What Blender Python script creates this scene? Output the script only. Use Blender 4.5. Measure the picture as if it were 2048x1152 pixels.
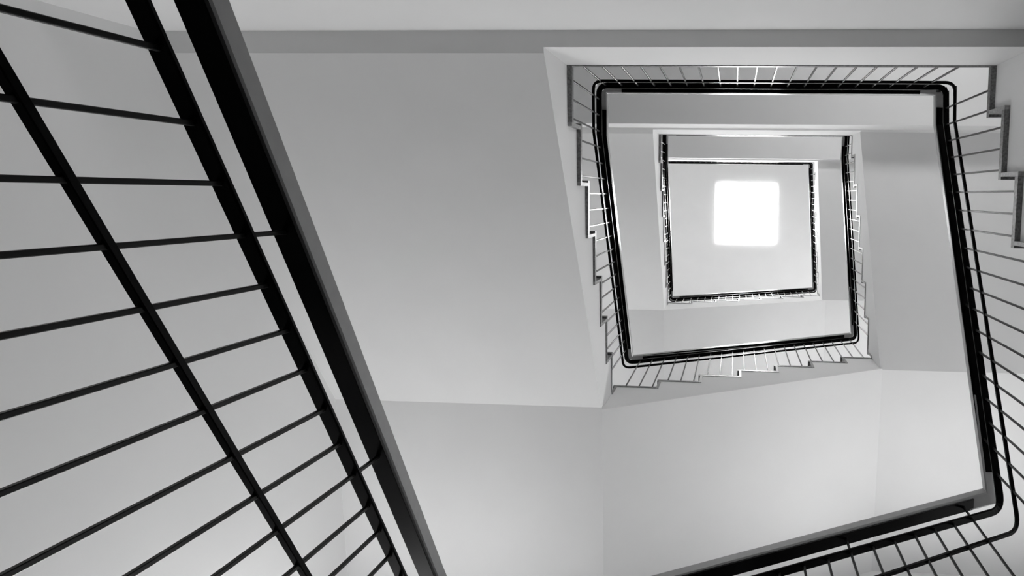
import bpy, bmesh, math
from mathutils import Matrix, Vector

# ------------------------------------------------------------------ clear
for o in list(bpy.data.objects):
    bpy.data.objects.remove(o, do_unlink=True)
S = bpy.context.scene
C = S.collection

# ------------------------------------------------------------------ camera
# World axes: +X = picture right, +Y = picture down, +Z = up the stairwell.
# The camera lies on the ground floor of the well and looks up.
FPX, PX, PY = 1250.0, 1398.6, 561.6
RW = ((0.9982812316, -0.0124963907, 0.0572575127),
      (0.0201385568, 0.9906538136, -0.1349053745),
      (-0.0550365430, 0.1358265870, 0.9892027685))
cam = bpy.data.cameras.new('camera')
cam.sensor_width = 36.0
cam.lens = FPX / 2048.0 * 36.0
cam.shift_x = (1024.0 - PX) / 2048.0
cam.shift_y = (PY - 576.0) / 2048.0
cam.clip_start = 0.01
co = bpy.data.objects.new('camera', cam)
right, down, fwd = (Vector(r) for r in RW)
co.matrix_world = Matrix((
    (right.x, -down.x, -fwd.x, 0), (right.y, -down.y, -fwd.y, 0),
    (right.z, -down.z, -fwd.z, 0), (0, 0, 0, 1)))
C.objects.link(co)
S.camera = co

# ------------------------------------------------------------------ world, exposure
w = bpy.data.worlds.new('overcast_sky'); S.world = w
w.use_nodes = True
w.node_tree.nodes['Background'].inputs[0].default_value = (1, 1, 1, 1)
w.node_tree.nodes['Background'].inputs[1].default_value = 1.0
S.view_settings.view_transform = 'Standard'
S.view_settings.look = 'None'
S.view_settings.gamma = 1.0
S.view_settings.use_curve_mapping = False
S.view_settings.exposure = 0.0
SKYLIGHT_E = 32.0      # daylight through the opal skylight
WINDOW_E = 13.2        # daylight through the frosted windows; also glow of added north windows and door glass

# ------------------------------------------------------------------ materials
def mat(name, col, rough=0.5, spec=0.5, noise=0.0, nscale=20.0, bump=0.0, coat=0.0):
    m = bpy.data.materials.new(name); m.use_nodes = True
    nt = m.node_tree; b = nt.nodes['Principled BSDF']
    b.inputs['Base Color'].default_value = (col, col, col, 1)
    b.inputs['Roughness'].default_value = rough
    b.inputs['Specular IOR Level'].default_value = spec
    b.inputs['Coat Weight'].default_value = coat
    if noise or bump:
        tc = nt.nodes.new('ShaderNodeTexCoord')
        n = nt.nodes.new('ShaderNodeTexNoise'); n.inputs['Scale'].default_value = nscale
        n.inputs['Detail'].default_value = 5.0
        nt.links.new(tc.outputs['Object'], n.inputs['Vector'])
        if noise:
            mr = nt.nodes.new('ShaderNodeMapRange')
            mr.inputs['From Min'].default_value = 0.3; mr.inputs['From Max'].default_value = 0.7
            mr.inputs['To Min'].default_value = col * (1 - noise); mr.inputs['To Max'].default_value = min(1, col * (1 + noise))
            nt.links.new(n.outputs['Fac'], mr.inputs['Value'])
            nt.links.new(mr.outputs['Result'], b.inputs['Base Color'])
        if bump:
            bp = nt.nodes.new('ShaderNodeBump'); bp.inputs['Strength'].default_value = bump
            bp.inputs['Distance'].default_value = 0.004
            nt.links.new(n.outputs['Fac'], bp.inputs['Height'])
            nt.links.new(bp.outputs['Normal'], b.inputs['Normal'])
    return m

def emit(name, e):
    m = bpy.data.materials.new(name); m.use_nodes = True
    nt = m.node_tree; nt.nodes.remove(nt.nodes['Principled BSDF'])
    em = nt.nodes.new('ShaderNodeEmission'); em.inputs[1].default_value = e
    nt.links.new(em.outputs[0], nt.nodes['Material Output'].inputs[0])
    return m

M = dict(
    plaster=mat('white_plaster', 0.86, 0.85, 0.2, 0.012, 3.0, 0.05),
    floor=mat('ground_floor_terrazzo', 0.14, 0.4, 0.4, 0.12, 60.0),
    tread=mat('grey_terrazzo_tread', 0.16, 0.35, 0.4, 0.45, 90.0),
    riser=mat('grey_terrazzo_riser', 0.30, 0.4, 0.4, 0.25, 90.0),
    steel=mat('black_gloss_steel', 0.0015, 0.2, 0.08),
    rod=mat('black_gloss_rod', 0.002, 0.32, 0.25),
    grip=mat('grey_handrail', 0.40, 0.25, 0.5, 0.04, 30.0),
    frame=mat('white_painted_frame', 0.75, 0.4, 0.5),
    door=mat('grey_painted_door', 0.45, 0.4, 0.5),
    metal=mat('brushed_metal', 0.5, 0.3, 0.8),
    sky=emit('skylight_opal_glazing', SKYLIGHT_E),
    pane=emit('frosted_window_glass', WINDOW_E),
)

# ------------------------------------------------------------------ helpers
def obj(name, verts, faces, m, parent=None, smooth=False, fix=True):
    me = bpy.data.meshes.new(name)
    me.from_pydata(verts, [], faces)
    if fix:
        bm = bmesh.new(); bm.from_mesh(me)
        bmesh.ops.recalc_face_normals(bm, faces=bm.faces)
        bm.to_mesh(me); bm.free()
    if smooth:
        for p in me.polygons: p.use_smooth = True
    me.materials.append(M[m])
    o = bpy.data.objects.new(name, me); C.objects.link(o)
    if parent is not None: o.parent = parent
    return o

BOXF = [(0, 3, 2, 1), (4, 5, 6, 7), (0, 1, 5, 4), (1, 2, 6, 5), (2, 3, 7, 6), (3, 0, 4, 7)]
def hexa(name, quad, z0, z1, m, parent=None):
    """quad: four plan points; prism from z0 to z1"""
    v = [(x, y, z0) for x, y in quad] + [(x, y, z1) for x, y in quad]
    return obj(name, v, BOXF, m, parent)
def box(name, x0, x1, y0, y1, z0, z1, m, parent=None):
    return hexa(name, [(x0, y0), (x1, y0), (x1, y1), (x0, y1)], z0, z1, m, parent)

def empty(name, label, cat, loc, group=None):
    o = bpy.data.objects.new(name, None); C.objects.link(o)
    o.empty_display_size = 0.1
    o['label'] = label; o['category'] = cat
    if group: o['group'] = group
    return o
def struct(o, label, cat):
    o['kind'] = 'structure'; o['label'] = label; o['category'] = cat
    return o

# ------------------------------------------------------------------ levels
L0, BL0, BR0 = -0.10, 0.914, 1.853
L1, BL1, BR1 = 3.036, 4.050, 5.233
L2, BL2, BR2 = 6.416, 7.430, 8.613
L3 = 9.796
CEIL = 12.0
XW, XE, YS, YN = -2.55, 2.95, 3.10, -2.40      # inner faces of the four walls
CAP = 0.03                                     # terrazzo thickness
OV = 0.004                                     # overhang of treads over the fascia
D = 0.36                                       # soffit below the straight landings
DB = 0.30                                      # soffit below the corner landings

# ------------------------------------------------------------------ room shell
T = 0.25
struct(box('floor', XW - T, XE + T, YN - T, YS + T, L0 - T, L0, 'floor'),
       'dark speckled terrazzo ground floor at the bottom of the stairwell', 'floor')

def wall_with_holes(name, axis, c0, c1, a0, a1, z0, z1, holes, label):
    """wall slab between c0,c1 on its normal axis, spanning a0..a1, with rectangular holes"""
    As = sorted({a0, a1, *[h[0] for h in holes], *[h[1] for h in holes]})
    Zs = sorted({z0, z1, *[h[2] for h in holes], *[h[3] for h in holes]})
    vs, fs = [], []
    solid = {}
    for i in range(len(As) - 1):
        for j in range(len(Zs) - 1):
            am, zm = (As[i] + As[i + 1]) / 2, (Zs[j] + Zs[j + 1]) / 2
            solid[i, j] = not any(h[0] < am < h[1] and h[2] < zm < h[3] for h in holes)
    def P(c, a, z): return (a, c, z) if axis == 'y' else ((c, a, z) if axis == 'x' else (a, z, c))
    def q(*pts):
        n = len(vs); vs.extend(pts); fs.append((n, n + 1, n + 2, n + 3))
    for (i, j), s in solid.items():
        if not s: continue
        A, B, Z, Y = As[i], As[i + 1], Zs[j], Zs[j + 1]
        for c in (c0, c1):
            q(P(c, A, Z), P(c, B, Z), P(c, B, Y), P(c, A, Y))
        if not solid.get((i - 1, j)): q(P(c0, A, Z), P(c1, A, Z), P(c1, A, Y), P(c0, A, Y))
        if not solid.get((i + 1, j)): q(P(c0, B, Z), P(c1, B, Z), P(c1, B, Y), P(c0, B, Y))
        if not solid.get((i, j - 1)): q(P(c0, A, Z), P(c1, A, Z), P(c1, B, Z), P(c0, B, Z))
        if not solid.get((i, j + 1)): q(P(c0, A, Y), P(c1, A, Y), P(c1, B, Y), P(c0, B, Y))
    o = obj(name, vs, fs, 'plaster', fix=False)
    bm = bmesh.new(); bm.from_mesh(o.data)
    bmesh.ops.remove_doubles(bm, verts=bm.verts, dist=1e-5)
    bmesh.ops.recalc_face_normals(bm, faces=bm.faces)
    bm.to_mesh(o.data); bm.free()
    return struct(o, label, 'wall')

WIN = [(1.12, 2.32, lv + 0.65, lv + 1.85) for lv in (BR0, BR1, BR2)]
WIN += [(-2.25, -1.35, lv + 1.00, lv + 1.90) for lv in (BL0, BL1, BL2)]
NFILL_WIN = [(1.15, 1.85, lv + 0.95, lv + 1.95) for lv in (L1, L2)]  # unseen windows added to brighten the soffits that face north
DOOR = (-2.15, -1.20, L0, L0 + 2.05)
wall_with_holes('wall_west', 'x', XW - T, XW, YN - T, YS + T, L0, CEIL, [],
                'white plastered wall that the broad-soffit flight runs along, behind the thick railing')
wall_with_holes('wall_east', 'x', XE, XE + T, YN - T, YS + T, L0, CEIL, [],
                'white plastered wall along the flights that climb to each landing')
wall_with_holes('wall_south', 'y', YS, YS + T, XW, XE, L0, CEIL, WIN,
                'white plastered wall with one stair window on each storey')
wall_with_holes('wall_north', 'y', YN - T, YN, XW, XE, L0, CEIL, [DOOR] + NFILL_WIN,
                'white plastered wall behind the straight landings')
SK = (-0.345, 0.775, -0.220, 0.890)
cl = wall_with_holes('ceiling', 'z', CEIL, CEIL + T, XW - T, XE + T, YN - T, YS + T,
                     [(SK[0] + .02, SK[1] - .02, SK[2] + .02, SK[3] - .02)],
                     'flat white ceiling around the square skylight')
cl['category'] = 'ceiling'

# skylight: frame in the opening and a rounded opal pane
sk = empty('skylight', 'square glowing white skylight with rounded corners in the ceiling', 'skylight', (0, 0, 0))
def rounded(x0, x1, y0, y1, r, n=5):
    pts = []
    for cx, cy, a in ((x1 - r, y1 - r, 0), (x0 + r, y1 - r, 90), (x0 + r, y0 + r, 180), (x1 - r, y0 + r, 270)):
        for i in range(n + 1):
            t = math.radians(a + 90 * i / n); pts.append((cx + r * math.cos(t), cy + r * math.sin(t)))
    return pts
def plate(name, pts, z0, z1, m, parent):
    n = len(pts)
    v = [(x, y, z0) for x, y in pts] + [(x, y, z1) for x, y in pts]
    f = [tuple(range(n)), tuple(range(n, 2 * n))] + [(i, (i + 1) % n, n + (i + 1) % n, n + i) for i in range(n)]
    return obj(name, v, f, m, parent)
plate('pane', rounded(*SK, 0.03), CEIL - 0.012, CEIL - 0.002, 'sky', sk)
for a, b in (((SK[0] + .02, SK[0] + .06), (SK[2] + .02, SK[3] - .02)), ((SK[1] - .06, SK[1] - .02), (SK[2] + .02, SK[3] - .02)),
             ((SK[0] + .06, SK[1] - .06), (SK[2] + .02, SK[2] + .06)), ((SK[0] + .06, SK[1] - .06), (SK[3] - .06, SK[3] - .02))):
    box('kerb', a[0], a[1], b[0], b[1], CEIL, CEIL + T + .1, 'frame', sk)

# south stair windows over the corner landings, then the added north fill windows
for k, (x0, x1, z0, z1) in enumerate(WIN + NFILL_WIN):
    r = empty('window_%d' % (k + 1), '', '', (0, 0, 0))
    struct(r, ('frosted two-light stair window over the lowest corner landing', 'frosted two-light stair window over the middle corner landing',
               'frosted two-light stair window over the topmost corner landing',
               'frosted two-light stair window at the head of the lowest flight', 'frosted two-light stair window at the head of the broad-soffit flight',
               'frosted two-light stair window at the head of the topmost short flight',
               'added unseen fill-light window at the back of the first landing', 'added unseen fill-light window at the back of the second landing')[k], 'window')
    south = k < len(WIN)
    ya, yb = (YS + .06, YS + .12) if south else (YN - .12, YN - .06)
    for s in (box('frame_rail', x0, x1, ya, yb, z0, z0 + .06, 'frame', r), box('frame_rail', x0, x1, ya, yb, z1 - .06, z1, 'frame', r)): pass
    xm = (x0 + x1) / 2
    for a, b in ((x0, x0 + .06), (xm - .03, xm + .03), (x1 - .06, x1)):
        box('frame_stile', a, b, ya, yb, z0 + .06, z1 - .06, 'frame', r)
    for a, b in ((x0 + .06, xm - .03), (xm + .03, x1 - .06)):
        box('pane', a, b, ya + .02, ya + .03, z0 + .06, z1 - .06, 'pane', r)
    box('sill', x0 - .04, x1 + .04, *((YS - .05, YS) if south else (YN, YN + .05)), z0 - .03, z0, 'frame', r)

# entrance door below the first landing; its glowing glass is added fill light
d = empty('door_1', '', '', (0, 0, 0))
struct(d, 'grey framed entrance door with added fill-light glass under the first landing', 'door')
x0, x1, z0, z1 = DOOR
lf = [box('leaf_rail', x0 + .05, x1 - .05, YN - .14, YN - .09, a, b, 'door', d) for a, b in ((z0 + .005, z0 + 1.05), (z1 - .20, z1 - .05))]
for a, b in ((x0 + .05, x0 + .31), (x1 - .31, x1 - .05)):
    box('leaf_stile', a, b, YN - .14, YN - .09, z0 + 1.05, z1 - .20, 'door', d)
box('pane', x0 + .31, x1 - .31, YN - .12, YN - .11, z0 + 1.05, z1 - .20, 'pane', d)
for a, b in ((x0, x0 + .05), (x1 - .05, x1)):
    box('jamb', a, b, YN - .2, YN - .02, z0, z1, 'frame', d)
box('head', x0 + .05, x1 - .05, YN - .2, YN - .02, z1 - .05, z1, 'frame', d)
box('handle', x1 - .16, x1 - .07, YN - .09, YN - .04, z0 + 1.0, z0 + 1.03, 'metal', d)

# ------------------------------------------------------------------ stair flights
class Flight:
    """axis 'y' or 'x'; sgn = direction of climb along it; inner edge (nosing) from
    s=a (cross coordinate ca) to s=b (cb); outer wall coordinate; soffit folds."""
    def __init__(self, axis, sgn, out, line, outer, folds, risers, z0, z1):
        self.axis, self.sgn, self.out, self.line, self.outer = axis, sgn, out, line, outer
        self.folds, self.risers, self.z0, self.z1, self.ov, self.fline = folds, risers, z0, z1, OV, None
    def inner(self, s, off=0.0):
        (sa, ca), (sb, cb) = self.line
        return ca + (cb - ca) * (s - sa) / (sb - sa) + self.out * off
    def fascia(self, s):
        if self.fline is None: return self.inner(s, self.ov)
        (sa, ca), (sb, cb) = self.fline
        return ca + (cb - ca) * (s - sa) / (sb - sa)
    def P(self, s, c):
        return (c, s) if self.axis == 'y' else (s, c)
    def level(self, s):
        n = len(self.risers); k = 0
        for r in self.risers:
            if (s - r) * self.sgn > 0: k += 1
        return self.z0 + (self.z1 - self.z0) * k / n
    def build(self, label, group):
        root = empty('stair_flight', label, 'stairs', (0, 0, 0), group)
        n = len(self.risers); dz = (self.z1 - self.z0) / n
        (fa, za), (fb, zb) = self.folds
        prof = [(fa, za), (fb, zb), (fb, self.z1)]
        for i in range(n - 1, -1, -1):
            r = self.risers[i]
            prof += [(r, self.z0 + dz * (i + 1)), (r, self.z0 + dz * i)]
        prof += [(fa, self.z0)]
        # drop coincident points
        pr = []
        for p in prof:
            if not pr or (abs(p[0] - pr[-1][0]) + abs(p[1] - pr[-1][1])) > 1e-6: pr.append(p)
        if abs(pr[0][0] - pr[-1][0]) + abs(pr[0][1] - pr[-1][1]) < 1e-6: pr.pop()
        m = len(pr)
        v = [(*self.P(s, self.fascia(s)), z) for s, z in pr] + [(*self.P(s, self.outer), z) for s, z in pr]
        f = [tuple(range(m)), tuple(range(m, 2 * m))] + [(i, (i + 1) % m, m + (i + 1) % m, m + i) for i in range(m)]
        obj('slab', v, f, 'plaster', root)
        def q(s0, s1, z0, z1, name, mm):
            hexa(name, [self.P(s0, self.inner(s0)), self.P(s1, self.inner(s1)), self.P(s1, self.outer), self.P(s0, self.outer)], z0, z1, mm, root)
        g = self.sgn
        edges = [fa] + list(self.risers) + [fb]
        for i in range(n + 1):
            s0, s1 = edges[i], edges[i + 1]
            if (s1 - s0) * g < 0.005: continue
            z = self.z0 + dz * i
            a = s0 - g * (0.03 if i > 0 else 0)     # nosing over the riser below
            b = s1 - g * (0.018 if i < n else 0)
            q(a, b, z, z + CAP, 'tread', 'tread')
            if i < n:
                q(s1 - g * 0.018, s1, z, z + dz, 'riser', 'riser')
        return root

def seq(a, step, n): return [a + step * i for i in range(n)]
GF = 'stair flights around the well'
left0 = Flight('y', 1, -1, ((-.60, -.78), (1.34, -.85)), XW, ((-.40, L0), (1.333, BL0 - DB)), seq(-.322, .282, 6), L0, BL0)
bott0 = Flight('x', 1, 1, ((-.80, 1.35), (1.18, 1.335)), YS, ((-.79, BL0 - DB), (1.187, BR0 - DB)), seq(-.517, .293, 6), BL0, BR0)
righ0 = Flight('y', -1, 1, ((1.34, 1.200), (-.60, 1.157)), XE, ((1.366, BR0 - DB), (-.58, L1 - D)), seq(1.333, -.2895, 7), BR0, L1)
left1 = Flight('y', 1, -1, ((-.60, -.787), (1.34, -.812)), XW, ((-.58, L1 - D), (1.333, BL1 - DB)), seq(-.322, .282, 6), L1, BL1)
bott1 = Flight('x', 1, 1, ((-.80, 1.342), (1.18, 1.353)), YS, ((-.812, BL1 - DB), (1.20, BR1 - DB)), seq(-.805, .2925, 7), BL1, BR1)
righ1 = Flight('y', -1, 1, ((1.34, 1.180), (-.60, 1.143)), XE, ((1.366, BR1 - DB), (-.60, L2 - D - .03)), seq(1.333, -.291, 7), BR1, L2)
left2 = Flight('y', 1, -1, ((-.60, -.760), (1.33, -.797)), XW, ((-.565, L2 - D - .09), (1.333, BL2 - DB)), seq(-.322, .282, 6), L2, BL2)
bott2 = Flight('x', 1, 1, ((-.80, 1.325), (1.18, 1.361)), YS, ((-.803, BL2 - DB), (1.235, BR2 - DB)), seq(-.798, .2925, 7), BL2, BR2)
righ2 = Flight('y', -1, 1, ((1.34, 1.180), (-.52, 1.192)), XE, ((1.366, BR2 - DB), (-.52, L3 - D)), seq(1.333, -.282, 7), BR2, L3)
righ0.ov = 0.024
left1.fline = ((-.60, -.812), (1.333, -.814))
left2.fline = ((-.60, -.785), (1.333, -.803))
flights = [
    (left0, 'lowest stair flight starting on the ground floor under the thick black railing'),
    (bott0, 'short low stair flight between the two lowest corner landings'),
    (righ0, 'stair flight with dark terrazzo tread ends climbing to the first landing'),
    (left1, 'stair flight with the broad pale soffit rising from the first landing'),
    (bott1, 'stair flight with bright white soffit linking the two middle corner landings'),
    (righ1, 'stair flight with plain grey soffit climbing to the second landing'),
    (left2, 'upper stair flight with thin white edge rising from the second landing'),
    (bott2, 'upper stair flight with bright balusters linking the two topmost corner landings'),
    (righ2, 'last stair flight climbing to the top landing under the skylight'),
]
for f, lab in flights: f.build(lab, GF)

# ------------------------------------------------------------------ landings
def corner(name_lab, x0, x1, y0, y1, z, inner_x, inner_y):
    r = empty('corner_landing', name_lab, 'landing', (0, 0, 0), 'quarter landings in the stair corners')
    box('slab', x0, x1, y0, y1, z - DB, z, 'plaster', r)
    box('paving', x0, x1 - inner_x, y0, y1, z, z + CAP, 'tread', r)
for (fl, fb, fr, zl, zr, nm) in ((left0, bott0, righ0, BL0, BR0, 'lowest'), (left1, bott1, righ1, BL1, BR1, 'middle'), (left2, bott2, righ2, BL2, BR2, 'topmost')):
    corner('%s pale corner landing where the flight from the floor below it ends' % nm if nm == 'lowest' else
           '%s pale corner landing above the foot of the bright-soffit flight' % nm if nm == 'middle' else
           '%s corner landing at the head of the flight from the second landing' % nm,
           XW, fb.folds[0][0], fl.folds[1][0], YS, zl, .019, 0)
    corner('%s pale corner landing under a stair window, beside the railing bend' % nm,
           fb.folds[1][0], XE, fr.folds[0][0], YS, zr, 0, 0)

def landing(lab, z, y_edge, y_beam, zb, fl_left, fl_right, lipz):
    """straight landing on the north side: thick slab, lip up to the flight folds, paving"""
    r = empty('stair_landing', lab, 'landing', (0, 0, 0), 'straight landings, one per storey')
    ye = y_edge - OV                              # fascia plane of the well
    lf = fl_left.folds[0][0] if fl_left else y_edge
    rf = fl_right.folds[1][0]
    xl = fl_left.fascia(y_edge) if fl_left else XW
    xr = fl_right.fascia(y_edge)
    box('slab', XW, XE, YN, y_beam, zb, z, 'plaster', r)
    if ye - y_beam > .002:
        box('edge_slab', xl, xr, y_beam, ye, lipz, z, 'plaster', r)
    if fl_left and lf - y_beam > .002:
        box('edge_slab', XW, xl, y_beam, lf, lipz if abs(lipz - fl_left.folds[0][1]) < .01 else fl_left.folds[0][1], z, 'plaster', r)
    if rf - y_beam > .002:
        box('edge_slab', xr, XE, y_beam, rf, fl_right.folds[1][1], z, 'plaster', r)
    xa = fl_left.inner(y_edge) if fl_left else XW
    xb = fl_right.inner(y_edge)
    box('paving', XW, XE, YN, y_edge - .06, z, z + CAP, 'tread', r)
    hexa('paving_edge', [(xa, y_edge - .06), (xb, y_edge - .06), (xb, y_edge), (xa, y_edge)], z, z + CAP, 'tread', r)
    if fl_left: box('paving_edge', XW, xa, y_edge - .06, lf, z, z + CAP, 'tread', r)
    box('paving_edge', xb, XE, y_edge - .06, rf, z, z + CAP, 'tread', r)
    return r
landing('first landing with a dark-edged floor and a recessed beam beneath', L1, -.60, -.672, 2.22, left1, righ0, L1 - D)
landing('second landing with a deep grey underside and bright white edge', L2, -.60, -.62, 5.63, left2, righ1, L2 - D - .09)
landing('top landing nearest the skylight with a thin bright white edge', L3, -.515, -.537, 9.28, None, righ2, L3 - D)

# ------------------------------------------------------------------ railings
def sweep(name, path, prof, m, parent, closed_ends=True, smooth=False):
    """path: list of Vector; prof: list of (lateral, vertical) around the section; mitred"""
    n, k = len(path), len(prof)
    v = []
    for i, p in enumerate(path):
        def t(a, b):
            d = Vector((b.x - a.x, b.y - a.y)); return d.normalized()
        t0 = t(path[i - 1], p) if i > 0 else None
        t1 = t(p, path[i + 1]) if i < n - 1 else None
        if t0 is None: t0 = t1
        if t1 is None: t1 = t0
        n0 = Vector((-t0.y, t0.x)); n1 = Vector((-t1.y, t1.x))
        b = (n0 + n1).normalized(); b = b / max(.3, b.dot(n0))
        for a, h in prof: v.append((p.x + b.x * a, p.y + b.y * a, p.z + h))
    f = []
    for i in range(n - 1):
        for j in range(k):
            f.append((i * k + j, i * k + (j + 1) % k, (i + 1) * k + (j + 1) % k, (i + 1) * k + j))
    f += [tuple(range(k)), tuple(range((n - 1) * k, n * k))]
    o = obj(name, v, f, m, parent)
    if smooth:
        for p in o.data.polygons: p.use_smooth = len(p.vertices) == 4
    return o

def fillet(path, r, turn=0.5, n=6):
    out = [path[0]]
    for i in range(1, len(path) - 1):
        a, p, b = path[i - 1], path[i], path[i + 1]
        d0 = Vector((p.x - a.x, p.y - a.y)); d1 = Vector((b.x - p.x, b.y - p.y))
        ang = d0.angle(d1)
        if ang < turn:
            out.append(p); continue
        T = r * math.tan(ang / 2)
        s = p + (a - p) * (T / d0.length); e = p + (b - p) * (T / d1.length)
        for j in range(n + 1):
            u = j / n
            # circular-like quadratic blend
            out.append(s * (1 - u) ** 2 + p * (2 * u * (1 - u)) + e * u * u)
    out.append(path[-1])
    return out

def rect(w_, h0, h1, c=0.004):
    a = w_ / 2
    return [(-a + c, h0), (a - c, h0), (a, h0 + c), (a, h1 - c), (a - c, h1), (-a + c, h1), (-a, h1 - c), (-a, h0 + c)]
def circ(r, n=10): return [(r * math.cos(2 * math.pi * i / n), r * math.sin(2 * math.pi * i / n)) for i in range(n)]

UPD = 0.098                                    # upper rail below the handrail
ROD_A = 0.0088                                 # square bar
def rod_mesh():
    me = bpy.data.meshes.new('baluster')
    a = ROD_A / 2; c = 0.0012
    ring = [(-a + c, -a), (a - c, -a), (a, -a + c), (a, a - c), (a - c, a), (-a + c, a), (-a, a - c), (-a, -a + c)]
    n = 8
    v = [(x, y, z) for z in (0, 1) for x, y in ring]
    f = [tuple(range(n))[::-1], tuple(range(n, 2 * n))] + [(i, (i + 1) % n, n + (i + 1) % n, n + i) for i in range(n)]
    me.from_pydata(v, [], f)
    me.materials.append(M['rod'])
    return me
ROD = rod_mesh()

def railing(label, pts, rods, corners):
    """pts: (x, y, z underside of handrail, drop of lower rail); rods: (run index, along 0-axis coordinate list, tread function)"""
    root = empty('stair_railing', label, 'railing', (0, 0, 0), 'black railings around the well')
    path = [Vector(p[:3]) for p in pts]
    sweep('handrail', path, rect(.053, .006, .055, .006), 'grip', root)
    # flat steel strip under the handrail, stopped short of the corners
    segs, cur = [], [path[0]]
    for i in range(1, len(path)):
        p = path[i]
        cur.append(p)
        if i in corners:
            segs.append((cur, i)); cur = [p]
    segs.append((cur, None))
    for s, _ in segs:
        if len(s) < 2: continue
        s = [q.copy() for q in s]
        for e, nb in ((0, 1), (-1, -2)):
            d = s[nb] - s[e]
            if d.length > .3: s[e] = s[e] + d.normalized() * .12
            else: s[e] = s[e] + d * .45
        sweep('steel_strip', s, rect(.049, -.004, .007, .001), 'steel', root)
    up = [Vector((p[0], p[1], p[2] - UPD)) for p in pts]
    sweep('upper_rail', fillet(up, .055), rect(.034, -.006, .006, .003), 'steel', root)
    lo = [Vector((p[0], p[1], p[2] - p[3])) for p in pts]
    sweep('lower_rail', fillet(lo, .055), rect(.016, -.007, .007, .0015), 'steel', root)
    for axis, i0, i1, coords, tread, post0 in rods:
        for k, s in enumerate(coords):
            # find the segment between path points i0..i1 that contains coordinate s
            for i in range(i0, i1):
                a, b = path[i], path[i + 1]
                sa, sb = (a.y, b.y) if axis == 'y' else (a.x, b.x)
                if min(sa, sb) - 1e-6 <= s <= max(sa, sb) + 1e-6:
                    t = (s - sa) / (sb - sa); p = a + (b - a) * t; break
            else: continue
            zb = tread(s)
            post = (k - post0) % 6 == 0
            zt = p.z if post else p.z - UPD
            o = bpy.data.objects.new('handrail_post' if post else 'baluster', ROD)
            C.objects.link(o); o.parent = root
            o.location = (p.x, p.y, zb); o.scale = (1, 1, zt - zb)
    return root

def tr(fl): return lambda s: fl.level(s) + CAP
def flat(z): return lambda s: z + CAP

NEAR = [-.49, -.395, -.298, -.199, -.100, -.009, .079, .173, .268, .360, .463, .561, .658, .766, .858, .955, 1.052, 1.149, 1.246]
railing('thick black railing of the lowest flights, starting on the ground floor', [
    (-.810, -.60, .779, .33), (-.9045, 1.146, 1.696, .35), (-.917, 1.36, 1.800, .34), (-.50, 1.352, 1.845, .32),
    (1.194, 1.352, 2.753, .27), (1.205, -.43, 3.872, .24), (1.210, -.62, 3.925, .25)],
    [('y', 0, 2, NEAR, tr(left0), 6),
     ('x', 2, 4, [.94 - .0942 * i for i in range(-1, 19)], tr(bott0), 6),
     ('y', 4, 6, [-.516 + .0965 * i for i in range(0, 19)], tr(righ0), 5)], {2, 4})
railing('middle railing with rounded corners beginning along the first landing', [
    (1.210, -.62, 3.925, .25), (1.2105, -.640, 3.93, .25), (-.832, -.645, 3.935, .25), (-.835, -.36, 3.948, .25), (-.843, 1.342, 4.95, .26),
    (1.197, 1.365, 6.13, .26), (1.215, -.43, 7.285, .26), (1.222, -.68, 7.31, .26)],
    [('x', 1, 2, [-.79 + .0985 * i for i in range(20)], flat(L1), 3),
     ('y', 2, 4, [-.565 + .094 * i for i in range(20)], tr(left1), 3),
     ('x', 4, 5, [-.746 + .0936 * i for i in range(21)], tr(bott1), 3),
     ('y', 5, 7, [-.557 + .0985 * i for i in range(19)], tr(righ1), 3)], {1, 2, 4, 5})
railing('upper railing of small bright balusters beginning along the second landing', [
    (1.222, -.68, 7.31, .26), (1.222, -.70, 7.31, .26), (-.815, -.70, 7.31, .26), (-.815, -.36, 7.325, .26), (-.838, 1.390, 8.33, .26),
    (1.228, 1.405, 9.513, .26), (1.240, -.40, 10.67, .26), (1.240, -.53, 10.696, .26)],
    [('x', 1, 2, [-.78 + .0985 * i for i in range(20)], flat(L2), 3),
     ('y', 2, 4, [-.565 + .094 * i for i in range(21)], tr(left2), 3),
     ('x', 4, 5, [-.76 + .0936 * i for i in range(21)], tr(bott2), 3),
     ('y', 5, 7, [-.45 + .096 * i for i in range(19)], tr(righ2), 3)], {1, 2, 4, 5})
railing('straight top railing along the top landing below the ceiling', [
    (1.240, -.53, 10.696, .26), (1.240, -.548, 10.696, .26), (-2.55, -.548, 10.696, .26)],
    [('x', 1, 2, [1.17 - .0985 * i for i in range(38)], flat(L3), 3)], {1})
